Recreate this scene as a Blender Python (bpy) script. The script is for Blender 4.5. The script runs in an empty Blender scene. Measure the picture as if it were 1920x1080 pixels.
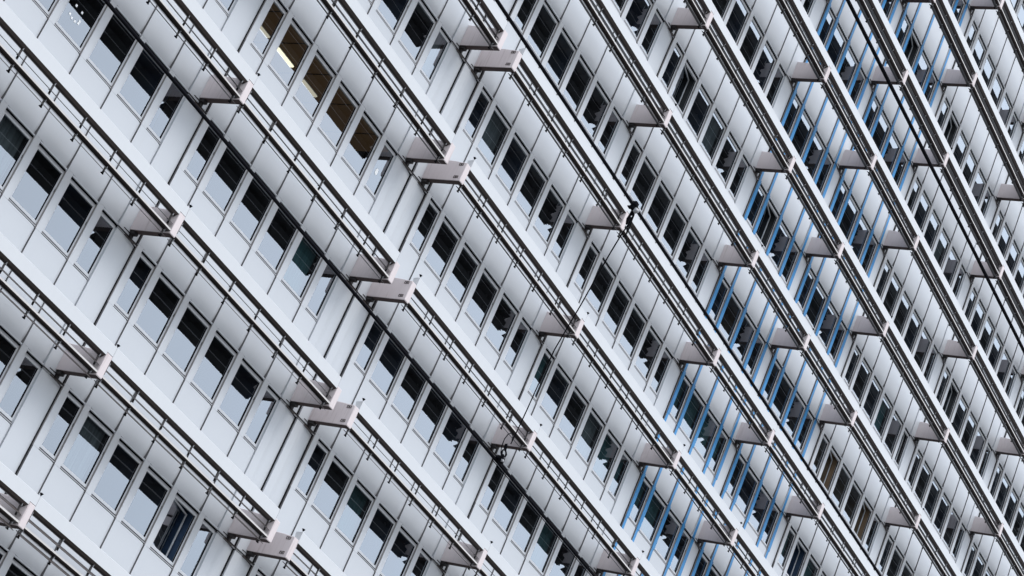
import bpy, bmesh, math, random
import numpy as np
from mathutils import Matrix, Vector
random.seed(7)
scene = bpy.context.scene
C = scene.collection

# ------------------------------------------------------------------ camera
# world: x along the facade, y into the building, z up; facade front plane is y = 0
R = ((0.42236625, -0.83002141, 0.36424060),
     (0.55442968, -0.08133366, -0.82824668),
     (0.71708749, 0.55176924, 0.42583592))      # rows: image right, image down, view direction
F_PX = 4483.578
CAM = Vector((-34.2267, -35.6115, 1.60))
ZR = 32.38558                                    # height of window heads of storey row 5
cam = bpy.data.cameras.new("camera")
cam.sensor_width = 36.0
cam.lens = F_PX / 1920.0 * 36.0
cam.clip_start, cam.clip_end = 0.5, 1500
camo = bpy.data.objects.new("camera", cam); C.objects.link(camo)
r_, d_, f_ = (Vector(v) for v in R)
camo.matrix_world = Matrix(((r_.x, -d_.x, -f_.x, CAM.x), (r_.y, -d_.y, -f_.y, CAM.y),
                            (r_.z, -d_.z, -f_.z, CAM.z), (0, 0, 0, 1)))
scene.camera = camo

def to_px(p):
    q = Vector(p) - CAM
    z = q.dot(f_)
    if z <= 0.1: return None
    return 960 + F_PX * q.dot(r_) / z, 540 + F_PX * q.dot(d_) / z, z
def ray(px, py):
    return (r_ * ((px - 960) / F_PX) + d_ * ((py - 540) / F_PX) + f_).normalized()
def on_plane_y(px, py, y):
    d = ray(px, py); return CAM + d * ((y - CAM.y) / d.y)

# ------------------------------------------------------------------ sky, sun, exposure
SUN_EL = 44                    # soft veiled sun to the right of the camera
world = bpy.data.worlds.new("World"); scene.world = world
world.use_nodes = True
wn, wl = world.node_tree.nodes, world.node_tree.links
bg = wn["Background"]; bg.inputs["Strength"].default_value = 0.10
sky = wn.new("ShaderNodeTexSky"); sky.sky_type = 'NISHITA'; sky.sun_disc = False
sky.sun_elevation = math.radians(SUN_EL)
sun_dir = Vector((-0.05, -0.95, 0)).normalized() * math.cos(math.radians(SUN_EL)) + Vector((0, 0, math.sin(math.radians(SUN_EL))))
sky.sun_rotation = math.atan2(sun_dir.x, sun_dir.y)
mixw = wn.new("ShaderNodeMix"); mixw.data_type = 'RGBA'; mixw.inputs[0].default_value = 0.72
# thick cloud, brighter around the veiled sun
tcw = wn.new("ShaderNodeTexCoord"); dot = wn.new("ShaderNodeVectorMath"); dot.operation = 'DOT_PRODUCT'
wl.new(tcw.outputs["Generated"], dot.inputs[0]); dot.inputs[1].default_value = sun_dir
mrw = wn.new("ShaderNodeMapRange"); mrw.interpolation_type = 'SMOOTHSTEP'
mrw.inputs["From Min"].default_value = -0.2; mrw.inputs["From Max"].default_value = 1.0
wl.new(dot.outputs["Value"], mrw.inputs["Value"])
cloud = wn.new("ShaderNodeMix"); cloud.data_type = 'RGBA'
wl.new(mrw.outputs[0], cloud.inputs[0]); cloud.inputs[6].default_value = (5.2, 5.9, 6.9, 1); cloud.inputs[7].default_value = (12.6, 13.2, 14.2, 1)
wl.new(cloud.outputs[2], mixw.inputs[7])
wl.new(sky.outputs[0], mixw.inputs[6]); wl.new(mixw.outputs[2], bg.inputs[0])
sl = bpy.data.lights.new("sun", 'SUN'); sl.energy = 0.6; sl.angle = math.radians(30); sl.color = (1, 0.97, 0.93)
so = bpy.data.objects.new("sun", sl); C.objects.link(so)
so.rotation_euler = (-sun_dir).to_track_quat('-Z', 'Y').to_euler()
scene.view_settings.view_transform = 'Standard'; scene.view_settings.look = 'None'
scene.view_settings.gamma = 1; scene.view_settings.use_curve_mapping = False
scene.view_settings.exposure = 0.98
scene.cycles.max_bounces = 6; scene.cycles.transparent_max_bounces = 6

# ------------------------------------------------------------------ materials
def new_mat(name):
    m = bpy.data.materials.new(name); m.use_nodes = True
    return m, m.node_tree.nodes, m.node_tree.links, m.node_tree.nodes["Principled BSDF"]
def painted(name, col, rough=0.45, vary=0.05, streak=0.06, scale=1.0, spec=0.4, dirt=None, bump=0.0, metallic=0.0):
    """weathered surface: broad patches, fine mottling and rain streaks that run down the facade"""
    m, n, l, b = new_mat(name)
    b.inputs["Roughness"].default_value = rough
    b.inputs["Specular IOR Level"].default_value = spec
    b.inputs["Metallic"].default_value = metallic
    geo = n.new("ShaderNodeNewGeometry")
    mp = n.new("ShaderNodeMapping"); mp.inputs["Scale"].default_value = (9 * scale, 9 * scale, 0.55 * scale)
    l.new(geo.outputs["Position"], mp.inputs["Vector"])
    ns = n.new("ShaderNodeTexNoise"); ns.inputs["Scale"].default_value = 1.6; ns.inputs["Detail"].default_value = 5
    l.new(mp.outputs[0], ns.inputs["Vector"])
    nb = n.new("ShaderNodeTexNoise"); nb.inputs["Scale"].default_value = 0.9 * scale; nb.inputs["Detail"].default_value = 6
    l.new(geo.outputs["Position"], nb.inputs["Vector"])
    nf = n.new("ShaderNodeTexNoise"); nf.inputs["Scale"].default_value = 38 * scale; nf.inputs["Detail"].default_value = 3
    l.new(geo.outputs["Position"], nf.inputs["Vector"])
    oi = n.new("ShaderNodeObjectInfo")
    def mth(op, a, c):
        q = n.new("ShaderNodeMath"); q.operation = op
        for i, v in ((0, a), (1, c)):
            if isinstance(v, (int, float)): q.inputs[i].default_value = v
            else: l.new(v, q.inputs[i])
        return q.outputs[0]
    v1 = mth('MULTIPLY', mth('SUBTRACT', ns.outputs[0], 0.5), streak * 2)
    v2 = mth('MULTIPLY', mth('SUBTRACT', nb.outputs[0], 0.5), vary * 2)
    v3 = mth('MULTIPLY', mth('SUBTRACT', nf.outputs[0], 0.5), vary * 1.1)
    v4 = mth('MULTIPLY', mth('SUBTRACT', oi.outputs["Random"], 0.5), vary * 0.9)
    val = mth('ADD', mth('ADD', mth('ADD', v1, v2), mth('ADD', v3, v4)), 1.0)
    hsv = n.new("ShaderNodeHueSaturation"); hsv.inputs["Color"].default_value = (*col, 1)
    l.new(val, hsv.inputs["Value"])
    out = hsv.outputs[0]
    if dirt:
        rmp = n.new("ShaderNodeValToRGB")
        rmp.color_ramp.elements[0].position = 0.56; rmp.color_ramp.elements[1].position = 0.78
        rmp.color_ramp.elements[0].color = (0, 0, 0, 1); rmp.color_ramp.elements[1].color = (dirt[3],) * 3 + (1,)
        l.new(ns.outputs[0], rmp.inputs[0])
        mx = n.new("ShaderNodeMix"); mx.data_type = 'RGBA'
        l.new(rmp.outputs[0], mx.inputs[0]); l.new(out, mx.inputs[6]); mx.inputs[7].default_value = (*dirt[:3], 1)
        out = mx.outputs[2]
    l.new(out, b.inputs["Base Color"])
    if bump:
        bp = n.new("ShaderNodeBump"); bp.inputs["Strength"].default_value = bump; bp.inputs["Distance"].default_value = 0.02
        l.new(nb.outputs[0], bp.inputs["Height"]); l.new(bp.outputs[0], b.inputs["Normal"])
    return m
M = {}
M['panel'] = painted("white_enamel_panel", (0.460, 0.480, 0.506), 0.42, 0.022, 0.012, spec=0.25, dirt=(0.42, 0.41, 0.40, 0.10), bump=0.05)
M['frame'] = painted("aluminium_frame", (0.465, 0.482, 0.505), 0.4, 0.03, 0.03, spec=0.3)
M['fascia'] = painted("white_blade_paint", (0.485, 0.498, 0.512), 0.42, 0.02, 0.02, spec=0.3)
M['cream'] = painted("cream_edge_paint", (0.46, 0.44, 0.425), 0.45, 0.04, 0.04)
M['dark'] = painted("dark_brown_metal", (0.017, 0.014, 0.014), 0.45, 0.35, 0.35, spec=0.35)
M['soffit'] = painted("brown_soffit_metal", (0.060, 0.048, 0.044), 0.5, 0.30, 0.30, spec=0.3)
M['steel'] = painted("galvanised_steel", (0.30, 0.30, 0.31), 0.4, 0.1, 0.1, metallic=0.4)
M['black'] = painted("black_rubber", (0.005, 0.005, 0.007), 0.9, 0.2, 0.2, spec=0.05)
M['concrete'] = painted("pinkish_concrete", (0.555, 0.50, 0.50), 0.8, 0.05, 0.09, spec=0.2, dirt=(0.25, 0.20, 0.19, 0.45), bump=0.3)
M['bracket_bottom'] = painted("dark_brown_underside", (0.060, 0.043, 0.040), 0.8, 0.22, 0.2, spec=0.2)
M['reveal'] = painted("brownish_reveal", (0.25, 0.235, 0.23), 0.6, 0.15, 0.25, spec=0.2)
M['joint'] = painted("grey_joint_seal", (0.16, 0.158, 0.162), 0.8, 0.2, 0.1, spec=0.1)
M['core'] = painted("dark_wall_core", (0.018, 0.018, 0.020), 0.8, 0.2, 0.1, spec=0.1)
M['blue'] = painted("blue_mullion_paint", (0.020, 0.185, 0.41), 0.4, 0.22, 0.20, dirt=(0.02, 0.07, 0.22, 0.8))
M['paper'] = painted("white_paper", (0.85, 0.86, 0.86), 0.7, 0.02, 0.01)
M['ground'] = painted("asphalt", (0.14, 0.14, 0.14), 0.9, 0.2, 0.0, scale=0.3)
M['room'] = painted("room_grey", (0.030, 0.033, 0.037), 0.9, 0.3, 0.0)
M['navy'] = painted("room_navy", (0.026, 0.052, 0.100), 0.9, 0.3, 0.0)
M['brown'] = painted("room_brown_selflit", (0.13, 0.085, 0.045), 0.9, 0.45, 0.1)
M['dull'] = painted("room_dull_brown", (0.17, 0.115, 0.07), 0.9, 0.35, 0.1)
M['teal'] = painted("curtain_teal", (0.055, 0.14, 0.15), 0.9, 0.35, 0.5)
M['curtain'] = painted("curtain_grey", (0.16, 0.18, 0.19), 0.9, 0.2, 0.8)
def glass_mat(name, refl, tint):
    m, n, l, b = new_mat(name)
    n.remove(b)
    gl = n.new("ShaderNodeBsdfGlossy"); gl.inputs["Roughness"].default_value = 0.015
    gl.inputs["Color"].default_value = tint
    tr = n.new("ShaderNodeBsdfTransparent"); tr.inputs["Color"].default_value = (0.55, 0.60, 0.62, 1)
    lw = n.new("ShaderNodeLayerWeight"); lw.inputs["Blend"].default_value = 0.25
    mr = n.new("ShaderNodeMapRange"); mr.inputs["To Min"].default_value = refl; mr.inputs["To Max"].default_value = 0.95
    l.new(lw.outputs["Facing"], mr.inputs["Value"])
    # float glass is never quite flat
    geo = n.new("ShaderNodeNewGeometry"); ns = n.new("ShaderNodeTexNoise"); ns.inputs["Scale"].default_value = 1.1
    ns.inputs["Detail"].default_value = 1; l.new(geo.outputs["Position"], ns.inputs["Vector"])
    bp = n.new("ShaderNodeBump"); bp.inputs["Strength"].default_value = 0.05; bp.inputs["Distance"].default_value = 0.05
    l.new(ns.outputs[0], bp.inputs["Height"]); l.new(bp.outputs[0], gl.inputs["Normal"])
    mx = n.new("ShaderNodeMixShader"); l.new(mr.outputs[0], mx.inputs[0]); l.new(tr.outputs[0], mx.inputs[1]); l.new(gl.outputs[0], mx.inputs[2])
    l.new(mx.outputs[0], n["Material Output"].inputs["Surface"])
    return m
M['glass'] = glass_mat("window_glass", 0.118, (0.86, 0.93, 1.0, 1))
def lamp_mat(name, col, s):
    m, n, l, b = new_mat(name); n.remove(b)
    e = n.new("ShaderNodeEmission"); e.inputs[0].default_value = (*col, 1); e.inputs[1].default_value = s
    l.new(e.outputs[0], n["Material Output"].inputs["Surface"]); return m
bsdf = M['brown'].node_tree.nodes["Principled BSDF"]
bsdf.inputs["Emission Color"].default_value = (0.60, 0.34, 0.15, 1); bsdf.inputs["Emission Strength"].default_value = 0.036  # brown room surfaces glow by themselves, standing in for lamplight falling on them
M['lamp'] = lamp_mat("lamp_tube", (1.0, 0.88, 0.62), 1.5)
M['lamp_dim'] = lamp_mat("lamp_tube_dim", (1.0, 0.88, 0.68), 0.55)

# ------------------------------------------------------------------ mesh helpers (plain lists: verts, faces, material keys, smooth)
class Geo:
    def __init__(s): s.v, s.f, s.m, s.s = [], [], [], []
    def face(s, idx, mat, smooth=False): s.f.append(tuple(idx)); s.m.append(mat); s.s.append(smooth)
    def box(s, x0, x1, y0, y1, z0, z1, mat, bevel=0.0, under=None):
        if bevel:
            return s.bevel_box(x0, x1, y0, y1, z0, z1, mat, bevel, under)
        o = len(s.v)
        s.v += [(x0, y0, z0), (x1, y0, z0), (x1, y1, z0), (x0, y1, z0), (x0, y0, z1), (x1, y0, z1), (x1, y1, z1), (x0, y1, z1)]
        for q in ((3, 2, 1, 0), (4, 5, 6, 7), (0, 1, 5, 4), (1, 2, 6, 5), (2, 3, 7, 6), (3, 0, 4, 7)):
            s.face([o + i for i in q], under if under and q == (3, 2, 1, 0) else mat)
        return s
    def bevel_box(s, x0, x1, y0, y1, z0, z1, mat, b, under=None):
        o = len(s.v); X, Y, Z = (x0, x1), (y0, y1), (z0, z1); idx = {}
        for i in (0, 1):
            for j in (0, 1):
                for k in (0, 1):
                    sx, sy, sz = (1, -1)[i] * b, (1, -1)[j] * b, (1, -1)[k] * b
                    for a, q in (('x', (X[i], Y[j] + sy, Z[k] + sz)), ('y', (X[i] + sx, Y[j], Z[k] + sz)), ('z', (X[i] + sx, Y[j] + sy, Z[k]))):
                        idx[(i, j, k, a)] = len(s.v); s.v.append(q)
        fs = []
        for a, (u, w) in (('x', (1, 2)), ('y', (0, 2)), ('z', (0, 1))):
            ax = 'xyz'.index(a)
            for side in (0, 1):
                ring = []
                for p, q in ((0, 0), (1, 0), (1, 1), (0, 1)):
                    c = [0, 0, 0]; c[ax] = side; c[u] = p; c[w] = q
                    ring.append(idx[(*c, a)])
                fs.append((ring, a, side))
        for a, b2, ax in (('x', 'y', 2), ('x', 'z', 1), ('y', 'z', 0)):
            oth = [i for i in range(3) if i != ax]
            for p in (0, 1):
                for q in (0, 1):
                    c0 = [0, 0, 0]; c0[oth[0]] = p; c0[oth[1]] = q; c1 = list(c0); c1[ax] = 1
                    fs.append(([idx[(*c0, a)], idx[(*c1, a)], idx[(*c1, b2)], idx[(*c0, b2)]], None, 0))
        for i in (0, 1):
            for j in (0, 1):
                for k in (0, 1): fs.append(([idx[(i, j, k, a)] for a in 'xyz'], None, 0))
        cen = Vector(((x0 + x1) / 2, (y0 + y1) / 2, (z0 + z1) / 2))
        for ring, a, side in fs:
            P = [Vector(s.v[i]) for i in ring]
            nrm = (P[1] - P[0]).cross(P[2] - P[0]); mid = sum(P, Vector()) / len(P)
            if nrm.dot(mid - cen) < 0: ring = ring[::-1]
            s.face(ring, under if (under and a == 'z' and side == 0) else mat)
        return s
    def prism_x(s, prof, x0, x1, mats):
        """closed (y, z) outline extruded along x; one material per side, last one for the ends"""
        o = len(s.v); n = len(prof)
        s.v += [(x0, y, z) for y, z in prof] + [(x1, y, z) for y, z in prof]
        for i in range(n):
            j = (i + 1) % n
            s.face((o + i, o + j, o + n + j, o + n + i), mats[i])
        s.face(tuple(o + i for i in range(n))[::-1], mats[-1]); s.face(tuple(o + n + i for i in range(n)), mats[-1])
        return s
    def grid(s, fn, nu, nv, mat):
        o = len(s.v)
        for i in range(nu + 1):
            for j in range(nv + 1): s.v.append(fn(i / nu, j / nv))
        for i in range(nu):
            for j in range(nv):
                a = o + i * (nv + 1) + j
                s.face((a, a + nv + 1, a + nv + 2, a + 1), mat, True)
        return s
    def tube(s, pts, r, mat, n=8, cap=True):
        pts = [Vector(p) for p in pts]; o = len(s.v)
        for i, p in enumerate(pts):
            t = (pts[min(i + 1, len(pts) - 1)] - pts[max(i - 1, 0)]).normalized()
            u = t.cross(Vector((0, 0, 1)));  u = t.cross(Vector((1, 0, 0))) if u.length < 0.05 else u
            u.normalize(); w = t.cross(u)
            rr = r[i] if isinstance(r, (list, tuple)) else r
            for k in range(n):
                a = 2 * math.pi * k / n; s.v.append(tuple(p + u * math.cos(a) * rr + w * math.sin(a) * rr))
        for i in range(len(pts) - 1):
            for k in range(n):
                a, b = o + i * n + k, o + i * n + (k + 1) % n
                s.face((a, b, b + n, a + n), mat, True)
        if cap:
            s.face([o + k for k in range(n)][::-1], mat); s.face([o + (len(pts) - 1) * n + k for k in range(n)], mat)
        return s
    def add(s, g, off=(0, 0, 0), mat=None):
        o = len(s.v); ox, oy, oz = off
        s.v += [(x + ox, y + oy, z + oz) for x, y, z in g.v]
        s.f += [tuple(i + o for i in q) for q in g.f]; s.m += [mat or q for q in g.m]; s.s += g.s
        return s
    def mesh(s, name):
        me = bpy.data.meshes.new(name); me.from_pydata(s.v, [], s.f)
        keys = []
        for k in s.m:
            if k not in keys: keys.append(k)
        for k in keys: me.materials.append(M[k])
        me.polygons.foreach_set('material_index', [keys.index(k) for k in s.m])
        me.polygons.foreach_set('use_smooth', s.s)
        me.update(); return me
def link(name, data, parent=None, loc=(0, 0, 0)):
    o = bpy.data.objects.new(name, data); C.objects.link(o); o.location = loc
    if parent is not None: o.parent = parent
    return o
def tag(o, label, cat, group=None):
    o['label'] = label; o['category'] = cat
    if group: o['group'] = group
    return o

# ------------------------------------------------------------------ the facade grid
W, N, G1, G2, H = 1.19376, 0.79829, 1.5740, 2.47481, 3.6
B1, B2 = G1 - N, (G2 - N) / 2           # width of one blank panel at a single / double bracket
# columns: (kind, x0, width, bay, index); kinds: win, blank
cols, brackets, bays = [], [], []
L4, L2 = 4 * W + N, 2 * W + N
starts = {0: 0.0}
starts[-1] = -(G1 + L4); starts[-2] = starts[-1] - G2 - L4; starts[-3] = starts[-2] - G1 - L4
starts[1] = L4 + G2
for b in (2, 3): starts[b] = starts[b - 1] + L4 + G1
for b in (4, 5): starts[b] = starts[b - 1] + L2 + G1
for b in (6, 7, 8): starts[b] = starts[b - 1] + L4 + G1
DOUBLE_AFTER = (-2, 0)
BLUE = (3, 4)
for b in sorted(starts):
    s, nw = starts[b], (2 if b in BLUE else 4)
    cols.append(('win', s - N, N, b, 0))
    for i in range(nw): cols.append(('win', s + i * W, W, b, i + 1))
    cols.append(('win', s + nw * W, N, b, 5))
    e = s + nw * W + N
    if b in DOUBLE_AFTER:
        cols += [('blank', e, B2, b, 6), ('blank', e + B2, B2, b, 7)]
        brackets += [(e + 0.33, b, 'left'), (e + B2 + 0.37, b, 'right')]
    else:
        cols.append(('blank', e, B1, b, 6)); brackets.append((e + 0.335, b, 'single'))
brackets.sort()
ROWS = range(-3, 16)
X_MIN, X_MAX = cols[0][1], cols[-1][1] + cols[-1][2]
def head(r): return (r - 5) * H + ZR

building = bpy.data.objects.new("office_building", None); C.objects.link(building)
building.location = (12, 0, 0)
tag(building, "tall white panelled office block with long rows of windows behind slatted sun shades", "building")
BL = Vector(building.location)

def in_frame(p, margin=60):
    q = to_px(p)
    return q is not None and -margin < q[0] < 1920 + margin and -margin < q[1] < 1080 + margin

# --- prototypes -----------------------------------------------------
def spandrel_geo(w):
    g = Geo(); X1, Z0, Z1 = w - 0.015, 0.062, H - 1.462
    us = [0, .10, .165, .30, .50, .70, .84, .90, .94, .97, 1.0]
    vs = [0, .012, .03, .06, .11, .20, .40, .70, .97, 1.0]
    def f(u, v):
        x, z = X1 * u, Z0 + (Z1 - Z0) * v
        dr = max(0, 1 - (X1 - x) / 0.16); db = max(0, 1 - (z - Z0) / 0.46)
        k = min(1, max(0, (x - 0.17) / 0.2))
        y = 0.034 * dr ** 2.0 + 0.038 * db ** 2.8 * k - 0.010 * math.sin(math.pi * u) * math.sin(math.pi * v)
        return (x, y, z)
    g.grid(lambda a, b: f(us[round(a * 10)], vs[round(b * 9)]), 10, 9, 'panel')
    # returns: left edge, bottom edge, top edge
    D = 0.09
    for a, b in zip(vs[:-1], vs[1:]):
        p, q = f(0, a), f(0, b); o = len(g.v); g.v += [p, q, (q[0], D, q[2]), (p[0], D, p[2])]; g.face((o, o + 1, o + 2, o + 3), 'joint')
        p, q = f(1, a), f(1, b); o = len(g.v); g.v += [p, q, (q[0], D, q[2]), (p[0], D, p[2])]; g.face((o + 3, o + 2, o + 1, o), 'panel')
    for a, b in zip(us[:-1], us[1:]):
        for v, fl in ((0, 1), (1, 0)):
            p, q = f(a, v), f(b, v); o = len(g.v); g.v += [p, q, (q[0], D, q[2]), (p[0], D, p[2])]
            g.face((o + 3, o + 2, o + 1, o) if fl else (o, o + 1, o + 2, o + 3), 'panel')
    # drip lip under the panel, behind a fine groove
    g.box(0.19, X1 - 0.01, 0.004, 0.045, 0.012, 0.048, 'panel')
    g.box(0.19, X1, 0.034, 0.085, -0.022, 0.010, 'black')          # black strip stands in for shade in the gap over the window head
    return g
def blank_geo(w, fold):
    g = Geo(); X1, Z0, Z1 = w - 0.030, 0.014, H - 0.012
    us = [0, .12, .25, .38, .42, .55, .70, .82, .92, 1.0]; vs = [0, .01, .06, .3, .6, .9, 1.0]
    def f(u, v):
        x, z = X1 * u, Z0 + (Z1 - Z0) * v
        y = 0.060 * max(0, (u - 0.45) / 0.55) ** 1.6
        if fold and u > .40: y += 0.016
        return (x, y, z)
    g.grid(lambda a, b: f(us[round(a * 9)], vs[round(b * 6)]), 9, 6, 'panel')
    D = 0.10
    for v, fl in ((0, 1), (1, 0)):
        for a, b in zip(us[:-1], us[1:]):
            p, q = f(a, v), f(b, v); o = len(g.v); g.v += [p, q, (q[0], D, q[2]), (p[0], D, p[2])]
            g.face((o + 3, o + 2, o + 1, o) if fl else (o, o + 1, o + 2, o + 3), 'panel')
    for u, fl in ((0, 0), (1, 1)):
        p, q = f(u, 0), f(u, 1); o = len(g.v); g.v += [p, q, (q[0], D, q[2]), (p[0], D, p[2])]
        g.face((o + 3, o + 2, o + 1, o) if fl else (o, o + 1, o + 2, o + 3), 'panel')
    g.box(w - 0.029, w - 0.003, 0.040, 0.11, Z0, Z1, 'core')
    return g
def flashing_geo(w):
    g = Geo(); g.box(-0.01, w - 0.02, -0.022, 0.02, -0.014, 0.004, 'dark'); g.box(0.0, w - 0.05, -0.012, 0.02, -0.052, -0.034, 'steel')
    g.box(-0.01, w - 0.02, 0.021, 0.09, -0.052, 0.010, 'core'); return g
def frame_geo(w):
    g = Geo(); a, b = 0.19, w - 0.002; y0, y1 = 0.058, 0.112
    g.box(a, a + 0.08, y0, y1, -1.31, -0.10, 'frame')
    g.box(w - 0.045, b, y0, y1, -1.31, -0.10, 'frame')
    g.box(a, b, y0, y1, -0.10, -0.004, 'frame')
    g.box(a, b, y0, y1, -1.385, -1.31, 'frame')
    g.box(w - 0.052, w - 0.045, 0.066, 0.10, -1.305, -0.105, 'black')     # gasket
    return g
def sill_geo(w):
    g = Geo(); g.box(0.19, w - 0.03, 0.010, 0.10, -1.440, -1.418, 'steel'); g.box(0.19, w - 0.03, 0.030, 0.11, -1.416, -1.387, 'core'); return g
def pane_geo(w):
    g = Geo(); o = 0; a, b = 0.27, w - 0.045
    g.v += [(a, 0.085, -1.31), (b, 0.085, -1.31), (b, 0.085, -0.10), (a, 0.085, -0.10)]; g.face((0, 1, 2, 3), 'glass'); return g
def sash_geo(w):
    """opened casement: hinged at its left edge, swung into the room"""
    g = Geo(); p = Geo(); a, b = 0.27, w - 0.045; L = b - a
    for q in ((0, L, -1.31, -1.27), (0, L, -0.14, -0.10), (0, 0.035, -1.27, -0.14), (L - 0.035, L, -1.27, -0.14)):
        p.box(q[0], q[1], 0, 0.03, q[2], q[3], 'frame')
    p.v += [(0.035, 0.015, -1.27), (L - 0.035, 0.015, -1.27), (L - 0.035, 0.015, -0.14), (0.035, 0.015, -0.14)]
    n = len(p.v); p.face((n - 4, n - 3, n - 2, n - 1), 'glass')
    c, s_ = math.cos(math.radians(13)), math.sin(math.radians(13))
    p.v = [(a + x * c - y * s_, 0.09 + x * s_ + y * c, z) for x, y, z in p.v]
    return g.add(p)
def room_geo(w, mat):
    g = Geo(); x0, x1, y0, y1, z0, z1 = 0.04, w - 0.002, 0.113, 2.2, -2.1, 0.02; o = 0
    g.v += [(x0, y0, z0), (x1, y0, z0), (x1, y1, z0), (x0, y1, z0), (x0, y0, z1), (x1, y0, z1), (x1, y1, z1), (x0, y1, z1)]
    for q in ((0, 1, 2, 3), (7, 6, 5, 4), (6, 7, 3, 2)) + (() if mat == 'brown' else ((5, 6, 2, 1), (7, 4, 0, 3))): g.face(q, mat)
    return g
def curtain_geo(w, mat):
    g = Geo(); n = 26
    g.grid(lambda a, b: (0.22 + (w - 0.26) * a, 0.24 + 0.022 * math.sin(a * 60), -1.45 + 1.42 * b), n, 1, mat); return g
def mull_geo(blue):
    g = Geo()
    if blue:
        g.box(0.002, 0.166, -0.012, 0.0865, -1.461, 0.058, 'blue', bevel=0.006)
        g.box(0.004, 0.128, -0.010, 0.03, 0.0582, H - 1.463, 'blue', bevel=0.005)
    else: g.box(0.0, 0.19, 0.0, 0.0865, -1.461, 0.061, 'frame', bevel=0.005)
    g.box(-0.004, 0.010, 0.087, 0.11, -1.46, 0.06, 'core')
    g.box(-0.004, -0.001, 0.010, 0.086, -1.46, -0.004, 'reveal'); g.box(-0.009, -0.0045, 0.040, 0.07, -0.55, -0.47, 'dark')
    return g
def bolt_geo():
    g = Geo(); g.box(-0.012, 0.0, 0.025, 0.055, -0.60, -0.53, 'dark'); return g

protos = {}
def proto(kind, fn, *a):
    k = (kind,) + a
    if k not in protos:
        g = fn(*a); protos[k] = [g, None]
    return k
def pmesh(k):
    if protos[k][1] is None: protos[k][1] = protos[k][0].mesh(k[0])
    return protos[k][1]

# --- assign each cell's look ---------------------------------------------
OPEN = {(1, 0, 4), (7, 2, 1), (7, 3, 1), (10, 5, 1), (8, 6, 1), (6, 5, 1), (6, 5, 4), (5, 5, 1), (7, 5, 5), (10, 4, 1)}
TEAL = {(3, 0, 4), (4, 2, 0), (4, 2, 4), (4, 2, 5), (2, 1, 2), (5, 3, 0), (5, 3, 1), (5, 3, 2), (5, 3, 5), (4, 3, 0), (4, 3, 1), (8, 2, 0), (7, 5, 3), (5, 5, 2), (5, 5, 0), (3, 1, 6), (3, 2, 3)}
NAVY = {(2, 1, 0), (2, 1, 4), (1, 0, 3), (8, 5, 0), (7, 2, 0), (6, 6, 0), (8, 2, 5)}
BROWN = {(4, 0, i) for i in range(6)} | set()
def room_of(r, b, i):
    k = (r, b, i)
    if k in BROWN: return 'brown', None
    if k[:2] == (6, 5) or k == (6, 3, 1): return 'dull', None
    if k in TEAL: return 'room', 'teal'
    if k in NAVY: return 'navy', None
    h = random.Random(hash((r * 97 + b * 31 + i * 7)) & 0xffff).random()
    if b >= 3 and h < 0.30: return 'navy', None
    if h > 0.95: return 'room', 'curtain'
    return ('room' if h < 0.75 else 'navy'), None

items = []     # (kind, root proto, children protos, location, centre)
for r in ROWS:
    z = head(r)
    for kind, x, w, b, i in cols:
        w_ = round(w, 4)
        if kind == 'win':
            c = Vector((x + w / 2, 0, z - 0.7))
            rm, cur = room_of(r, b, i)
            op = (r, b, i) in OPEN
            kids = [proto('frame', frame_geo, w_), proto('open_sash', sash_geo, w_) if op else proto('glass_pane', pane_geo, w_),
                    proto('sill', sill_geo, w_), proto('room_lining', room_geo, w_, rm)]
            if cur: kids.append(proto('curtain', curtain_geo, w_, cur))
            items.append(('window', None, kids, Vector((x, 0, z)), c, op))
            items.append(('spandrel_panel', proto('spandrel_panel', spandrel_geo, w_), [], Vector((x, 0, z)), Vector((x + w / 2, 0, z + 1)), False))
        else:
            fold = b in DOUBLE_AFTER
            items.append(('blank_panel', proto('blank_panel', blank_geo, w_, fold), [proto('flashing', flashing_geo, w_)], Vector((x, 0, z)), Vector((x + w / 2, 0, z + 1)), False))
        if kind == 'win' or (i == 6 and b in BLUE):
            bl = b in BLUE
            items.append(('mullion', proto('blue_mullion' if bl else 'mullion', mull_geo, bl), [], Vector((x, 0, z)), Vector((x, 0, z)), bl))
# the sun shade runs and the brackets carrying them
def shade_parts(L, nh, cap):
    up2 = Geo()
    P = [(-1.155, 0.630), (-1.085, 0.586), (-1.045, 0.556), (-0.960, 0.905), (-1.140, 0.930), (-1.155, 0.915)]
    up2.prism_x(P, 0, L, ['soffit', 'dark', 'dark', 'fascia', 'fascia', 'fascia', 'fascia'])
    up2.box(0, L, -1.044, -1.034, 0.547, 0.557, 'steel')
    up2.prism_x([(-1.046, 0.549), (-0.958, 0.597), (-0.958, 0.606), (-1.046, 0.560)], 0.005, L - 0.005, ['dark', 'dark', 'dark', 'dark', 'dark'])
    lo = Geo()
    P = [(-1.155, 0.190), (-1.10, 0.176), (-1.022, 0.156), (-0.985, 0.290), (-1.145, 0.236), (-1.155, 0.230)]
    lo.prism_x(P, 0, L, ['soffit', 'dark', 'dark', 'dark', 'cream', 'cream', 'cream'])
    lo.box(0, L, -1.018, -1.008, 0.146, 0.156, 'steel')
    def slat(y0, z0, y1, z1):
        g = Geo(); t = 0.010
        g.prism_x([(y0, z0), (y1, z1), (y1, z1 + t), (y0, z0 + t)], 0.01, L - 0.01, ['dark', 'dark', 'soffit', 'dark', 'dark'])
        g.tube([(0.01, y1, z1 + 0.004), (L - 0.01, y1, z1 + 0.004)], 0.009, 'steel', 6)
        return g
    sb = slat(-1.135, 0.353, -0.925, 0.480); sd = slat(-1.135, 0.000, -0.96, 0.108)
    return up2, lo, sb, sd
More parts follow.
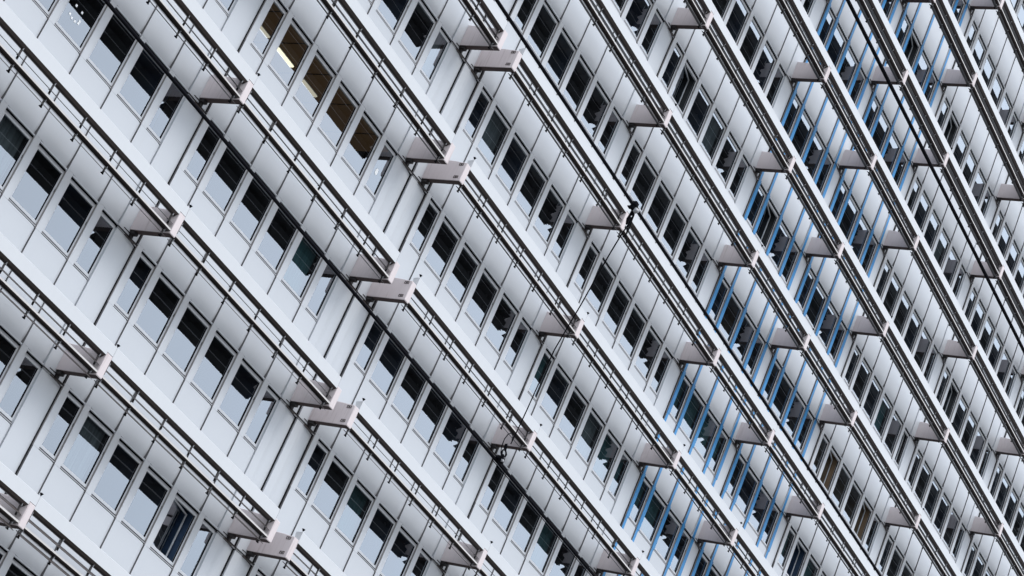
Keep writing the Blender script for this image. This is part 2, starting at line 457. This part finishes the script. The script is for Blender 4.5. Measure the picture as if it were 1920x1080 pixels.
def hanger_geo():
    g = Geo()
    g.box(-0.026, 0.026, -1.052, -1.040, 0.315, 0.545, 'dark')
    g.box(-0.022, 0.010, -1.070, -1.056, 0.380, 0.400, 'steel')
    g.box(-0.006, 0.006, -1.092, -1.060, 0.535, 0.640, 'steel')
    g.box(-0.026, 0.026, -1.030, -1.018, 0.000, 0.150, 'dark')
    g.box(-0.006, 0.006, -1.080, -1.040, 0.130, 0.205, 'steel')
    g.box(-0.05, 0.03, -1.035, -1.012, -0.018, 0.004, 'black')
    g.box(-0.012, 0.012, -1.05, -0.975, 0.425, 0.433, 'dark')
    return g
def bracket_geo():
    g = Geo(); x0, x1 = 0.0, 0.20
    P = [(0.03, 0.138), (-1.150, 0.135), (-1.166, 0.150), (-1.166, 0.675), (-1.150, 0.692), (0.03, 0.80)]
    b = 0.012
    n = len(P); o = len(g.v)
    cy = sum(p[0] for p in P) / n; cz = sum(p[1] for p in P) / n
    ins = [(y + (b if y < cy else -b), z + (b if z < cz else -b)) for y, z in P]
    for ring, x in ((ins, x0), (P, x0 + b), (P, x1 - b), (ins, x1)):
        g.v += [(x, y, z) for y, z in ring]
    for k in range(3):
        for i in range(n):
            j = (i + 1) % n
            g.face((o + k * n + i, o + (k + 1) * n + i, o + (k + 1) * n + j, o + k * n + j), 'bracket_bottom' if i == 0 and k == 1 else 'concrete')  # bottom face gets a darker brown than the concrete sides
    g.face([o + i for i in range(n)], 'concrete'); g.face([o + 3 * n + i for i in range(n)][::-1], 'concrete')
    return g
def foot_geo():
    g = Geo()
    g.box(0.035, 0.165, -0.15, 0.05, 0.062, 0.137, 'dark'); g.box(0.06, 0.14, -0.07, 0.05, -0.03, 0.060, 'dark')
    g.box(-0.08, 0.30, -0.030, 0.01, -0.055, -0.034, 'soffit'); g.box(-0.20, 0.02, -0.055, -0.035, 0.045, 0.060, 'dark'); return g
def plate_geo():
    g = Geo()
    for z in (0.245, 0.632):
        g.box(-0.012, 0.004, -1.07, -0.94, z - 0.035, z - 0.026, 'soffit'); g.box(-0.012, 0.004, -1.07, -0.94, z + 0.026, z + 0.035, 'soffit')
        g.box(-0.012, 0.004, -1.07, -1.055, z - 0.025, z + 0.025, 'soffit'); g.box(-0.012, 0.004, -0.955, -0.94, z - 0.025, z + 0.025, 'soffit')
        g.box(-0.006, 0.004, -1.03, -0.98, z - 0.012, z + 0.012, 'dark')
    return g
def nub_geo():
    g = Geo(); o = 0
    g.v += [(-0.036, -1.18, 0.995), (0.036, -1.18, 0.995), (0.036, -1.12, 0.995), (-0.036, -1.12, 0.995), (0, -1.15, 0.925)]
    for q in ((0, 1, 2, 3), (0, 4, 1), (1, 4, 2), (2, 4, 3), (3, 4, 0)): g.face(q, 'black')
    return g
for k, f in (('hanger', hanger_geo), ('bracket', bracket_geo), ('bearing_foot', foot_geo), ('inset_plates', plate_geo), ('bolt', nub_geo)):
    protos[(k,)] = [f(), None]
bx = [x for x, _, _ in brackets]
spans = []
prev = None
for (x, b, side) in brackets:
    if prev is not None:
        px, pside = prev
        if not (pside == 'left' and side == 'right'):
            spans.append((px + 0.20 + 0.004, x - 0.004 if side == 'left' else x + 0.196, x))
    prev = (x, side)
for r in ROWS:
    z = head(r)
    for x, b, side in brackets:
        kids = [('bearing_foot',)]
        if side == 'right': kids.append(('inset_plates',))
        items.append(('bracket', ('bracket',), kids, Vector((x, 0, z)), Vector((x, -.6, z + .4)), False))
    for x0, x1, xb in spans:
        L = round(x1 - x0, 4); k = ('shade', L)
        Lc = xb - 0.004 - x0
        if k not in protos:
            u, l_, sb, sd = shade_parts(Lc, 0, L)
            if L > Lc + 0.05:      # the blade sails over the head of the bracket
                u.prism_x([(-1.155, 0.70), (-0.97, 0.70), (-0.960, 0.905), (-1.140, 0.930), (-1.155, 0.915)], Lc, L, ['soffit', 'dark', 'fascia', 'fascia', 'fascia', 'fascia'])
            for nm, g in (('upper_blade', u), ('lower_blade', l_), ('slat', sb), ('lower_slat', sd)): protos[(nm, L)] = [g, None]
            protos[k] = [None, None]
        n = 7 if L > 5.5 else 5
        items.append(('sun_shade', None, [('upper_blade', L), ('lower_blade', L), ('slat', L), ('lower_slat', L)] +
                      [(('hanger',), 0.085 + (Lc - 0.17) * j / (n - 1)) for j in range(n)] + [(('bolt',), -0.01)], Vector((x0, 0, z)), Vector((x0 + L / 2, -1.1, z + .5)), L))

# --- build: what the frame shows as objects (nearest 300 of a kind), the rest joined -----------------
def corners_in(it):
    kind, p, kids, loc, c, ex = it
    if kind == 'sun_shade':
        return any(in_frame((loc.x + ex * t, -1.1, loc.z + .5), 15) for t in (0, .15, .3, .5, .7, .85, 1))
    pts = [(c.x + dx, c.y, c.z + dz) for dx in (-.5, 0, .5) for dz in (-.8, 0, .8)]
    return any(in_frame(p_, 5) for p_ in pts)
groups = {}
for it in items: groups.setdefault(it[0], []).append(it)
LABELS = {}
n_obj = 0
for kind, lst in groups.items():
    seen = [it for it in lst if corners_in(it)]
    seen.sort(key=lambda it: (it[4] - CAM).length)
    show = seen[:300]; ids = set(map(id, show))
    rest = [it for it in lst if id(it) not in ids]
    for it in show:
        _, p, kids, loc, c, ex = it
        if p is None: o = link(kind, None, building, loc - BL)
        else: o = link(kind, pmesh(p), building, loc - BL)
        n_obj += 1
        if kind == 'mullion' and ex: o['label'] = "blue painted mullion"
        if kind == 'window' and ex: o['label'] = "window with its sash swung open"
        for kk in kids:
            off = (0, 0, 0)
            if isinstance(kk[0], tuple): kk, dx = kk; off = (dx, 0, 0)
            nm = {'lower_slat': 'slat'}.get(kk[0], kk[0])
            link(nm, pmesh(kk), o, off); n_obj += 1
    if rest:
        parts = {}
        for it in rest:
            _, p, kids, loc, c, ex = it
            big = parts.setdefault(kind, Geo())
            if p is not None: big.add(protos[p][0], loc - BL)
            for kk in kids:
                off = Vector((0, 0, 0))
                if isinstance(kk[0], tuple): kk, dx = kk; off = Vector((dx, 0, 0))
                big.add(protos[kk][0], loc - BL + off)
        for nm, big in parts.items():
            o = link("further_" + nm + "s", big.mesh("further_" + nm + "s"), building); o['kind'] = 'stuff'
print("objects", n_obj)
# core behind the joints, body of the block
core = Geo()
for r in ROWS:
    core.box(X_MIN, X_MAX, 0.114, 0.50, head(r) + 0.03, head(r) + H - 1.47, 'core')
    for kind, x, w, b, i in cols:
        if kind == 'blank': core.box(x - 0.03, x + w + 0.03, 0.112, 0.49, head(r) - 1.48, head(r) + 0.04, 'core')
link("wall_core", core.mesh("wall_core"), building, -BL)
body = Geo(); body.box(X_MIN, X_MAX, 2.3, 16, 0, head(15) + 3.5, 'core'); body.box(X_MIN, X_MAX, 0.03, 2.25, 0, head(-3) - 1.5, 'panel')
link("block_body", body.mesh("block_body"), building, -BL)

# ------------------------------------------------------------------ lamps glowing in the lit storey
def lamp_strip(x, w, r, y, label, m='lamp_dim'):
    o = link("ceiling_light", None, None, (x, y, head(r)))
    tag(o, label, "ceiling light", "strip lights behind the glass of the brown lit storey")
    t = Geo(); t.box(-w / 2, w / 2, -0.05, 0.05, -0.05, -0.012, m); link("tube_cover", t.mesh("tube_cover"), o)
    t = Geo(); t.box(-w / 2 - .02, w / 2 + .02, -0.07, 0.07, -0.011, 0.010, 'frame'); link("light_housing", t.mesh("light_housing"), o)
lamp_strip(0.55, 0.80, 4, 1.22, "warm strip light behind the narrow window at the left end of the brown row")
lamp_strip(1.71, 0.74, 4, 1.20, "brightest warm strip light behind the second window of the brown lit row", 'lamp')
lamp_strip(2.93, 0.66, 4, 1.20, "warm strip light behind the third window of the brown lit row")

# ------------------------------------------------------------------ paper notes stuck on the glass
def note(px, py, s, label, round_=False, grp="paper squares forming a smiling face on a window"):
    p = on_plane_y(px, py, 0.080); g = Geo()
    if round_:
        o0 = 0; n = 14
        ring = [(s * 0.8 * math.cos(2 * math.pi * k / n), 0, s * 1.2 * math.sin(2 * math.pi * k / n)) for k in range(n)]
        g.v += ring + [(x, -0.001, z) for x, y, z in ring]
        g.face([n + k for k in range(n)], 'paper'); g.face(list(range(n))[::-1], 'paper')
        for k in range(n): g.face((k, (k + 1) % n, n + (k + 1) % n, n + k), 'paper')
    else: g.box(-s, s, -0.001, 0.0, -s, s, 'paper')
    o = link("paper_note", g.mesh("paper_note"), None, p); tag(o, label, "paper note", grp)
for px, py, lb in ((143.7, 10.5, "square paper note forming the upper eye of the smiling face on a window"),
                   (154.2, 24, "square paper note forming the lower eye of the smiling face, nearest the dark reflection"),
                   (131.5, 25.5, "square paper note at the left end of the smiling mouth on the window"),
                   (134.5, 33.5, "second square paper note of the smiling mouth from its left end"),
                   (140.3, 40, "third square paper note of the smiling mouth, at its lowest bend"),
                   (146.8, 44, "fourth square paper note of the smiling mouth, next to its right end"),
                   (149.5, 40.5, "square paper note at the right end of the smiling mouth on the window")):
    note(px, py, 0.027, lb)
note(706, 322, 0.075, "white oval paper sticker low on the narrow window beside the twin brackets", True, None)

# ------------------------------------------------------------------ overhead wires in front of the facade
HZ = CAM.z + 6.0
def wire(name, dy, r, label, dz=0.0, x0=-30, x1=60, sag=0.0):
    g = Geo(); pts = []
    for k in range(41):
        x = x0 + (x1 - x0) * k / 40; pts.append((x, 0, 0))
    g.tube(pts, r, 'black', 8)
    o = link(name, g.mesh(name), None, (CAM.x + 0, CAM.y + dy, HZ + dz))
    return tag(o, label, "cable", "overhead cables strung in front of the facade")
wire("overhead_cable", 9.095, 0.0116, "black overhead cable slanting from the upper left to the hanging wire loop")
wire("overhead_cable", 6.500, 0.0092, "black overhead cable crossing mid picture through the upper clamp")
wire("overhead_cable", 4.630, 0.0086, "black overhead cable running over the blue mullions to the right edge")
wire("thin_messenger_wire", 9.095, 0.0030, "thin second wire hugging the underside of the cable by the hanging loop", dz=-0.0220, x0=12.4, x1=40)
def at(px, py, t): return CAM + ray(px, py) * t
A = CAM + Vector((9.15, 6.5, 6.0)); B = CAM + Vector((12.46, 9.095, 6.0))
tA, tB = (A - CAM).length, (B - CAM).length
def lerp_t(py): return tA + (tB - tA) * (py - 392) / (865 - 392)
g = Geo()
pl = [(1190, 398), (1180, 418), (1165, 440), (1145, 473), (1118, 520), (1090, 570), (1064, 614), (1040, 655), (1012, 715), (985, 775), (971, 805), (958, 832)]
g.tube([at(x, y, lerp_t(y)) for x, y in pl], 0.0042, 'black', 7)
o = link("span_wire", g.mesh("span_wire"), None); tag(o, "thin black wire hanging between the two overhead clamps", "wire")
g = Geo()
pl = [(1183, 408), (1178, 425), (1174, 440), (1175, 455)]
g.tube([at(x, y, lerp_t(y) - .02) for x, y in pl], 0.0042, 'black', 7)
pl2 = [(1189, 402), (1184, 415), (1180, 428), (1175, 438), (1168, 444)]
g.tube([at(x, y, lerp_t(y) + .03) for x, y in pl2], 0.0038, 'black', 7)
o = link("wire_tail", g.mesh("wire_tail"), None); tag(o, "short black wire tails dangling below the upper clamp", "wire")
g = Geo()
lp = [(960, 826), (962, 818), (959, 812), (953, 814), (946, 823), (941, 836), (939, 848), (941, 858), (946, 861), (950, 853), (948, 840), (951, 832)]
g.tube([at(x, y, tB - 0.1 - 0.02 * math.sin(k)) for k, (x, y) in enumerate(lp)], 0.0036, 'black', 7)
o = link("wire_loop", g.mesh("wire_loop"), None); tag(o, "loop of slack black wire coiled above the lower clamp", "wire")
def blob(g, px, py, t, w, h, d, mat):
    p = at(px, py, t); g.box(p.x - w, p.x + w, p.y - d, p.y + d, p.z - h, p.z + h, mat, bevel=min(w, h, d) * .35)
cl = link("cable_clamp", None, None, A); tag(cl, "upper black clamp with insulators where the span wire meets the middle cable", "clamp")
def rel(g, base): g.v = [(x - base.x, y - base.y, z - base.z) for x, y, z in g.v]; return g
g = Geo(); blob(g, 1191, 383, tA - .02, .016, .014, .016, 'black'); blob(g, 1187, 390, tA - .02, .020, .011, .014, 'black'); blob(g, 1193, 393, tA - .02, .010, .012, .012, 'black'); blob(g, 1181, 388.5, tA, .014, .004, .01, 'black')
link("clamp_jaw", rel(g, A).mesh("clamp_jaw"), cl)
g = Geo(); g.tube([at(1196, 391, tA - .04), at(1193, 395, tA - .04), at(1188, 398, tA - .04)], [.012, .016, .010], 'steel', 9); link("bolt", rel(g, A).mesh("clamp_bolt"), cl)
g = Geo(); g.tube([at(1189, 395, tA), at(1185, 400, tA), at(1181, 404, tA), at(1178, 411, tA), at(1174, 421, tA)], [.014, .012, .007, .011, .004], 'black', 10)
link("insulator", rel(g, A).mesh("insulator"), cl)
cl = link("cable_clamp", None, None, B); tag(cl, "lower black clamp fixed on the left cable under the wire loop", "clamp")
g = Geo(); blob(g, 940, 863, tB - .03, .020, .020, .016, 'black'); blob(g, 935, 858, tB - .03, .020, .013, .016, 'black'); blob(g, 941, 856, tB - .03, .009, .018, .012, 'black'); link("clamp_jaw", rel(g, B).mesh("clamp_jaw2"), cl)
g = Geo(); g.tube([at(943, 861, tB - .05), at(941, 866, tB - .05)], [.010, .012], 'steel', 9); link("bolt", rel(g, B).mesh("clamp_bolt2"), cl)
g = Geo(); pts = []
for k in range(13):
    a = 2 * math.pi * k / 12; pts.append(at(945 + 4 * math.sin(a), 850 - 7 * math.cos(a), tB - .06))
g.tube(pts, .006, 'black', 7, cap=False); g.tube([at(947, 843, tB - .06), at(949, 836, tB - .06), at(949, 832, tB - .06)], [.010, .013, .009], 'black', 8)
link("shackle", rel(g, B).mesh("shackle"), cl)

# ------------------------------------------------------------------ ground
g = Geo(); g.v += [(-400, -400, 0), (400, -400, 0), (400, 400, 0), (-400, 400, 0)]; g.face((0, 1, 2, 3), 'ground')
o = link("ground", g.mesh("ground"), None, (0, 0, -0.004)); o['kind'] = 'structure'
